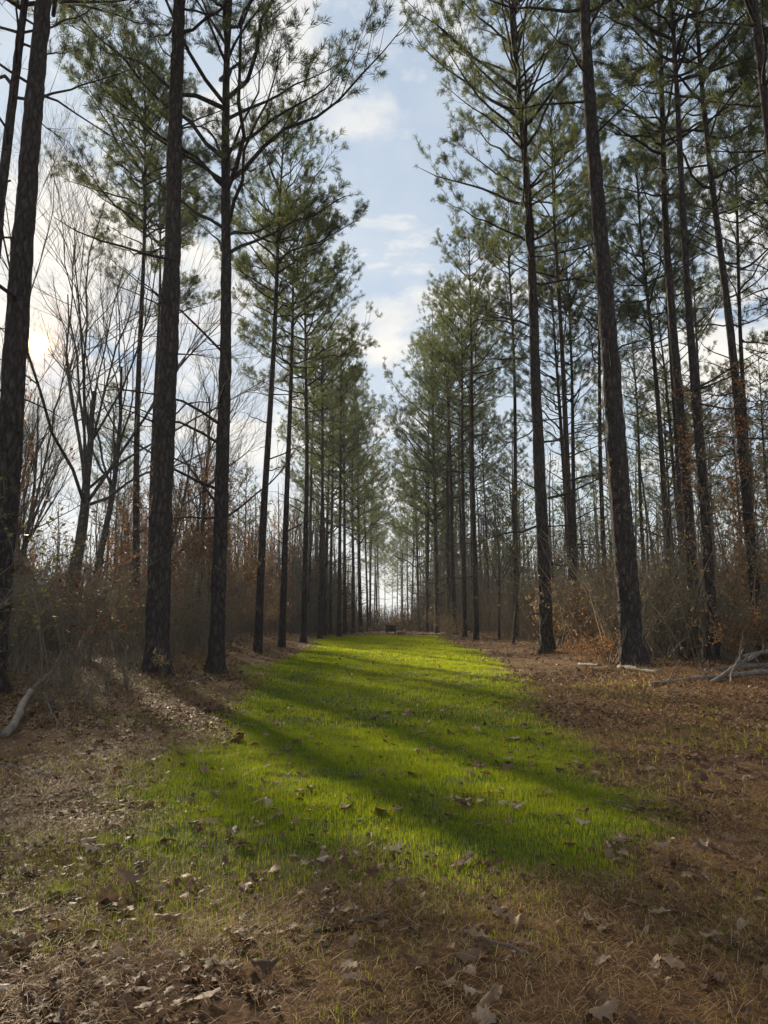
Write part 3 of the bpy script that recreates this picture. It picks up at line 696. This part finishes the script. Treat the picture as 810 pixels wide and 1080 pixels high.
tag(sw.build('dry_straw', M['straw']), 'dry tan grass stalks and fallen pine needles on the forest floor', 'straw', kind='stuff')

lt = MB()
def leaf_shape(rg, n=7):
    t = np.linspace(0, 1, n)
    w = np.clip(.30 * np.sin(PI * np.clip(t * .92 + .05, 0, 1)) ** .8 * (1 + .34 * np.cos(t * 2 * PI * 3 + rg.uniform(0, 2))) * rg.uniform(.7, 1.15), .012, None)
    c1, c2, c3 = rg.uniform(-.1, .8), rg.uniform(-1.2, 1.2), rg.uniform(-.5, .5)
    kp = rg.uniform(1.5, 6.5) * (1 if rg.uniform() < .65 else -1); kl = kp * (1 - .5 * t)
    V = np.stack([np.stack([t - .5, np.sin(kl * sd * w) / kl, (1 - np.cos(kl * sd * w)) / kl + c2 * .4 * (t - .5) ** 2 + c3 * sd * w * t + .04 * np.sin(t * 14 + sd * 4)], 1) for sd in (-1, 0, 1)], 1)
    V[:, :, 2] -= V[:, :, 2].mean()
    i = np.arange(n * 3).reshape(n, 3)
    return V.reshape(-1, 3), np.stack([i[:-1, :-1], i[:-1, 1:], i[1:, 1:], i[1:, :-1]], -1).reshape(-1, 4)
SHAPES = [leaf_shape(RNG(800 + i)) for i in range(16)]
def shaped(n, xr, yr, size, mask):
    x, y = sample(n, xr, yr); keep = rg.uniform(size=n) < mask(x, y); x, y = x[keep], y[keep]; n = len(x)
    k = rg.integers(0, 16, n); S = np.stack([SHAPES[j][0] for j in range(16)])[k] * (size * np.exp(rg.normal(0, .38, n)))[:, None, None]
    a = rg.uniform(0, 6.28, n); u = unit(rg.normal(0, .25, (n, 3)) + [0, 0, 1]); f = np.stack([np.cos(a), np.sin(a), 0 * a], 1); sd = unit(np.cross(u, f)); f = np.cross(sd, u)
    W = S[:, :, :1] * f[:, None] + S[:, :, 1:2] * sd[:, None] + S[:, :, 2:] * u[:, None] + np.stack([x, y, hz(x, y) + .016 + rg.uniform(0, .022, n)], 1)[:, None]
    fc = SHAPES[0][1]; lt.add(W.reshape(-1, 3), (fc[None] + (np.arange(n) * 21)[:, None, None]).reshape(-1, 4))
def litter(n, xr, yr, size, mask):
    x, y = sample(n, xr, yr); keep = rg.uniform(size=n) < mask(x, y); x, y = x[keep], y[keep]
    scatter_leaves(lt, np.stack([x, y, hz(x, y) + rg.uniform(.004, .035, len(x))], 1), size, rg, flat=.72, ratio=.5)
shaped(14000, (-4.5, 4.5), (1.6, 7), .056, lambda x, y: brown(x, y) * np.clip(1.9 * fbm(x * .9, y * .9, 95) - .45, .05, 1) + .02)
shaped(12000, (-8, 8), (6, 14), .075, lambda x, y: brown(x, y) * np.clip(1.9 * fbm(x * .7, y * .7, 96) - .4, .08, 1) + .05)
litter(40000, (-10, 10), (11, 20), .075, lambda x, y: brown(x, y) + .012)
litter(30000, (-20, 20), (18, 60), .13, brown)
tag(lt.build('leaf_litter', M['litter']), 'brown dead leaves matted over the ground beside the grass', 'leaf litter', kind='stuff')

# undergrowth masses too dense to count, one each side
def undergrowth(sg, n, xr, yr, h, leaves, mat, label):
    x, y = sample(n, xr, yr); x = x * sg; z = hz(x, y); L = h * rg.uniform(.3, 1.15, n) * (.45 + fbm(x * .3, y * .3, 120 + sg))
    q = np.linspace(0, 1, 5); a = rg.uniform(0, 6.28, n); e = rg.uniform(.05, .75, n)
    P = np.stack([x, y, z - .03], 1)[:, None] + (L[:, None] * q)[..., None] * np.stack([np.cos(a) * e, np.sin(a) * e, 0 * a + 1], 1)[:, None]
    P[:, :, 2] -= (L * e * .5)[:, None] * q ** 2
    P += np.cumsum(rg.normal(0, .03, P.shape), 1) * (L[:, None] * q)[..., None]
    mb = MB(); mb.tubes(P, (.003 + .0035 * L)[:, None] * (1 - .75 * q)[None], 3)
    k = n * 4; bi = rg.integers(0, n, k); p = P[bi, rg.integers(1, 5, k)]; d = unit(rg.normal(size=(k, 3)) + [0, 0, .5]); l = L[bi] * rg.uniform(.1, .35, k)
    T = np.stack([p, p + d * l[:, None] * .5 + rg.normal(0, .02, (k, 3)), p + d * l[:, None]], 1)
    mb.tubes(T, np.array([.004, .003, .0015])[None] * np.ones((k, 1)), 3)
    o = mb.build('undergrowth', M['dry_stem' if sg > 0 else 'twig']); tag(o, label, 'undergrowth', kind='stuff')
    lf = MB(); scatter_leaves(lf, T[rg.integers(0, k, leaves), 2], .075, rg); 
    lf.build('foliage', M[mat], o)
undergrowth(-1, 4200, (5.6, 26), (17, 62), 2.7, 15000, 'redbrown', 'tangled grey brown undergrowth filling the wood left of the grass strip')
undergrowth(1, 4200, (6.0, 26), (20, 66), 4.2, 34000, 'tan', 'tangled tan brown undergrowth filling the wood right of the grass strip')

# far woods closing the view beyond the trees one can tell apart
def far_woods(sg, n, label):
    st = MB(); lf = MB()
    y = rg.uniform(70, 190, n); x = sg * (6 + rg.uniform(0, 1, n) ** 1.5 * (y * .75)); z = hz(x, y); H = rg.uniform(9, 19, n) * (.75 if sg < 0 else 1)
    q = np.linspace(0, 1, 5); P = np.stack([x, y, z], 1)[:, None] + (H[:, None] * q)[..., None] * np.array([0, 0, 1.]) + np.cumsum(rg.normal(0, .015, (n, 5, 3)), 1) * (H[:, None] * q)[..., None]
    st.tubes(P, (.07 + .006 * H)[:, None] * (1 - .8 * q)[None], 4)
    k = n * 22; bi = rg.integers(0, n, k); f = rg.uniform(.25, 1, k); p = P[bi, 0] + (P[bi, 4] - P[bi, 0]) * f[:, None]; d = unit(rg.normal(size=(k, 3)) + [0, 0, .8]); l = H[bi] * rg.uniform(.08, .24, k)
    T = np.stack([p, p + d * l[:, None] * .5 + rg.normal(0, .15, (k, 3)), p + d * l[:, None]], 1)
    st.tubes(T, np.array([.03, .022, .01])[None] * np.ones((k, 1)), 3)
    m = n * 14; y = rg.uniform(52, 150, m); x = sg * (5.2 + rg.uniform(0, 1, m) ** 1.5 * (y * .7)); h = rg.uniform(1.5, 8.5, m) * (.4 + fbm(x * .12, y * .12, 140))
    P = np.stack([x, y, hz(x, y)], 1)[:, None] + (h[:, None] * q)[..., None] * unit(rg.normal(0, .22, (m, 3)) + [0, 0, 1])[:, None] + np.cumsum(rg.normal(0, .03, (m, 5, 3)), 1) * (h[:, None] * q)[..., None]
    st.tubes(P, (.012 + .006 * h)[:, None] * (1 - .7 * q)[None], 3)
    o = st.build('far_woods', M['twig']); tag(o, label, 'woods', kind='stuff')
    if sg > 0: scatter_leaves(lf, T[rg.integers(0, k, 30000), 2] + rg.normal(0, .4, (30000, 3)), .45, rg, ratio=.4); lf.build('foliage', M['needle'], o)
    else: scatter_leaves(lf, T[rg.integers(0, k, 9000), 2] * [1, 1, .6], .2, rg); lf.build('foliage', M['redbrown'], o)
far_woods(-1, 620, 'distant leafless woods closing the view on the left')
far_woods(1, 480, 'distant pine woods closing the view on the right')
mb = MB(); n = 5200; x = rg.uniform(-16, 16, n); y = rg.uniform(66, 150, n); L = rg.uniform(.4, 4.2, n) * sstep(0, 9, np.abs(x) + (y - 66) * .13) * np.where((np.abs(x - .5) < 1.6) & (y < 78), .25, 1); q = np.linspace(0, 1, 4)
P = np.stack([x, y, hz(x, y)], 1)[:, None] + (L[:, None] * q)[..., None] * unit(rg.normal(0, .3, (n, 3)) + [0, 0, 1])[:, None]
mb.tubes(P, (.012 + .012 * L)[:, None] * (1 - .7 * q)[None], 3); o = mb.build('undergrowth', M['twig']); tag(o, 'low brown brush beyond the far end of the grass strip', 'undergrowth', kind='stuff')
lf = MB(); scatter_leaves(lf, P[rg.integers(0, n, 6000), 3], .2, rg); lf.build('foliage', M['tan'], o)

# ------------------------------------------------------------------ fallen leaves one can tell apart
def leaf_mesh(seed):
    rg = RNG(seed); n = 11; t = np.linspace(0, 1, n)
    w = .30 * np.sin(PI * np.clip(t * .92 + .05, 0, 1)) ** .8 * (1 + .36 * np.cos(t * 2 * PI * 3.2 + rg.uniform(0, 1))) * rg.uniform(.8, 1.1); w = np.clip(w, .012, None); w[0] = .012
    c1, c2, c3 = rg.uniform(.1, .55), rg.uniform(-.9, .9), rg.uniform(-.4, .4)
    V = []; kp = rg.uniform(2, 7) * (1 if rg.uniform() < .65 else -1); kl = kp * (1 - .55 * t)
    for j, sd in enumerate((-1, -.5, 0, .5, 1)):
        x = t - .5; y = np.sin(kl * sd * w) / kl; z = (1 - np.cos(kl * sd * w)) / kl * (1 + .3 * np.sin(t * 9 + sd)) + c2 * .35 * (t - .5) ** 2 + c3 * y * t + .03 * np.sin(t * 14 + sd * 4)
        V.append(np.stack([x, y, z], 1))
    V = np.stack(V, 1); V[:, :, 2] -= V[:, :, 2].min()
    idx = np.arange(n * 5).reshape(n, 5)
    mb = MB(); mb.add(V.reshape(-1, 3), np.stack([idx[:-1, :-1], idx[:-1, 1:], idx[1:, 1:], idx[1:, :-1]], -1).reshape(-1, 4))
    s = np.linspace(0, 1, 4); mb.tubes(np.stack([-.5 - .2 * s, .05 * s ** 2, V[0, 2, 2] + 0 * s], 1), .012 * (1 - .4 * s), 3)
    return mb.mesh('oak_leaf', M['oakleaf'])
LV = [leaf_mesh(600 + i) for i in range(18)]
lr = RNG(700)
def leaf(x, y, size, label, group):
    o = link('dead_leaf', LV[int(lr.integers(0, 18))]); o.location = (x, y, float(hz(x, y)) + .012); o.rotation_euler = (lr.normal(0, .28), lr.normal(0, .22), lr.uniform(0, 6.28))
    o.scale = (size, size, size * lr.uniform(.8, 1.6)); tag(o, label, 'leaf', group)
n = 0
while n < 210:
    y = 2.3 + 4.2 * lr.uniform() ** 1.2; x = lr.uniform(-.56, .56) * y
    if lr.uniform() < float(grass_mask(x, y)) * .8: continue
    leaf(x, y, lr.uniform(.07, .165), 'curled dry oak leaf in the ' + ('nearest' if y < 3.6 else 'nearer' if y < 4.8 else 'farther') + ' brown litter ' + ('at the left' if x < -.25 * y else 'at the right' if x > .25 * y else 'in the middle'), 'curled leaves in the foreground litter'); n += 1
n = 0
while n < 100:
    y = lr.uniform(5, 13); x = lr.uniform(-3, 3)
    if float(grass_mask(x, y)) < .5: continue
    leaf(x, y, lr.uniform(.08, .15), 'dark dead leaf lying on the ' + ('nearer' if y < 8 else 'farther') + ' grass, ' + ('left side' if x < -.8 else 'right side' if x > .8 else 'middle'), 'dead leaves on the grass'); n += 1
for (px, py, k, where) in [(590, 762, 16, 'in the heap at the right grass border'), (500, 812, 9, 'in the heap on the middle of the grass'), (505, 852, 9, 'in the heap on the near grass'),
                           (650, 900, 10, 'in the heap right below the grass'), (372, 905, 9, 'in the heap where the near grass fades out')]:
    p = G(px, py)
    for _ in range(k):
        leaf(p.x + lr.normal(0, .16), p.y + lr.normal(0, .13), lr.uniform(.09, .15), 'curled brown leaf ' + where, 'leaves ' + where)

# ------------------------------------------------------------------ thin winter haze in the air
m, nt, out = new_mat('thin_haze'); v = N(nt, 'ShaderNodeVolumePrincipled', Density=.0003); v.inputs['Color'].default_value = (.90, .95, 1, 1); v.inputs['Anisotropy'].default_value = .3
nt.links.new(v.outputs[0], out.inputs['Volume'])
mb = MB(); mb.box((0, 200, 16.5), (820, 820, 39)); tag(mb.build('haze', m, None, False), 'thin pale haze hanging in the air between the trees', 'haze', kind='stuff')

# ------------------------------------------------------------------ sky, sun, camera
w = bpy.data.worlds.new('World'); bpy.context.scene.world = w; w.use_nodes = True; nt = w.node_tree; nt.nodes.clear(); L = nt.links.new
out = N(nt, 'ShaderNodeOutputWorld'); bg = N(nt, 'ShaderNodeBackground'); bg.inputs[1].default_value = .06; L(bg.outputs[0], out.inputs[0])
sky = N(nt, 'ShaderNodeTexSky'); sky.sky_type = 'NISHITA'; sky.sun_disc = False; sky.sun_elevation = SUN_EL; sky.sun_rotation = SUN_AZ; sky.dust_density = 1.5
tc = N(nt, 'ShaderNodeTexCoord'); sep = N(nt, 'ShaderNodeSeparateXYZ'); L(tc.outputs['Generated'], sep.inputs[0])
den = N(nt, 'ShaderNodeMath', operation='ADD'); den.inputs[1].default_value = .28; L(sep.outputs[2], den.inputs[0])
dx = N(nt, 'ShaderNodeMath', operation='DIVIDE'); L(sep.outputs[0], dx.inputs[0]); L(den.outputs[0], dx.inputs[1])
dy = N(nt, 'ShaderNodeMath', operation='DIVIDE'); L(sep.outputs[1], dy.inputs[0]); L(den.outputs[0], dy.inputs[1])
cmb = N(nt, 'ShaderNodeCombineXYZ'); L(dx.outputs[0], cmb.inputs[0]); L(dy.outputs[0], cmb.inputs[1])
cl = N(nt, 'ShaderNodeTexNoise', Scale=2.1, Detail=9.0, Roughness=.56, Distortion=.25); L(cmb.outputs[0], cl.inputs[0])
def math_(op, a, b):
    n = N(nt, 'ShaderNodeMath', operation=op)
    for k, v in enumerate((a, b)):
        if isinstance(v, (int, float)): n.inputs[k].default_value = v
        else: L(v, n.inputs[k])
    return n.outputs[0]
def mixc(fac, a, b, mode='MIX'):
    n = N(nt, 'ShaderNodeMixRGB', blend_type=mode)
    for k, v in enumerate((fac, a, b)):
        if isinstance(v, (int, float)): n.inputs[k].default_value = v
        elif isinstance(v, tuple): n.inputs[k].default_value = (*v, 1)
        else: L(v, n.inputs[k])
    return n.outputs[0]
sd = N(nt, 'ShaderNodeVectorMath', operation='DOT_PRODUCT'); L(tc.outputs['Generated'], sd.inputs[0])
sv = Vector((math.sin(SUN_AZ) * math.cos(SUN_EL), math.cos(SUN_AZ) * math.cos(SUN_EL), math.sin(SUN_EL))); sd.inputs[1].default_value = sv
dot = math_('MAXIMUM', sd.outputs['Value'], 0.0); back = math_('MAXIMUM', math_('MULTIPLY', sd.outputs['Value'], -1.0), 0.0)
shade = N(nt, 'ShaderNodeTexNoise', Scale=3.1, Detail=7.0, Roughness=.6); L(cmb.outputs[0], shade.inputs[0])
# a thin even veil of cloud, denser round the sun
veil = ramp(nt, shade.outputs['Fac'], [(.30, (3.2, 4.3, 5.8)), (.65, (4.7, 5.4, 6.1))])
veil = mixc(1.0, veil, mixc(back, (1., 1., 1.), (2.2, 2.2, 2.2)), 'MULTIPLY')  # extra brightness added opposite the sun to lift the ambient light
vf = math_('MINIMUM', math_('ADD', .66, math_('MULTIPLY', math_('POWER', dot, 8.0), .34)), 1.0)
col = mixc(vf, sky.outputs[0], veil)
# cumulus
pf = math_('ADD', cl.outputs['Fac'], math_('MULTIPLY', math_('POWER', dot, 5.0), .045))
puff = ramp(nt, pf, [(.535, (0, 0, 0)), (.575, (.75, .75, .75)), (.67, (1, 1, 1))])
pcol = ramp(nt, shade.outputs['Fac'], [(.33, (5.4, 5.8, 6.2)), (.58, (8.3, 7.8, 7.1))])
col = mixc(puff, col, pcol)
# low haze towards the horizon
hzn = ramp(nt, sep.outputs[2], [(.0, (.75, .75, .75)), (.30, (0, 0, 0))])
col = mixc(hzn, col, (5.4, 5.9, 6.2))
col = mixc(1.0, col, mixc(math_('POWER', dot, 30.0), (0., 0., 0.), (.15, .12, .08)), 'ADD')
col = mixc(1.0, col, mixc(math_('POWER', dot, 1500.0), (0., 0., 0.), (5.5, 3.0, 1.0)), 'ADD')
col = mixc(1.0, col, mixc(math_('POWER', dot, 40000.0), (0., 0., 0.), (300., 170., 64.)), 'ADD')
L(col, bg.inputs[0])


sun = bpy.data.lights.new('sun', 'SUN'); sun.energy = 5.0; sun.angle = math.radians(1.8); sun.color = (1, .84, .60)
so = bpy.data.objects.new('sun', sun); C.objects.link(so); so.rotation_euler = (-sv).to_track_quat('-Z', 'Y').to_euler()

cam = bpy.data.cameras.new('camera'); co = bpy.data.objects.new('camera', cam); C.objects.link(co)
co.location = (0, 0, CAMZ); co.rotation_euler = (PI / 2 + PITCH, 0, 0)
cam.sensor_fit = 'VERTICAL'; cam.sensor_height = 36; cam.lens = F / 1080 * 36; cam.clip_end = 3000; cam.clip_start = .05
sc = bpy.context.scene; sc.camera = co
sc.view_settings.view_transform = 'Standard'; sc.view_settings.look = 'None'; sc.view_settings.exposure = 1.15; sc.view_settings.gamma = 1
sc.cycles.max_bounces = 6; sc.cycles.diffuse_bounces = 3; sc.cycles.transmission_bounces = 4; sc.cycles.transparent_max_bounces = 4
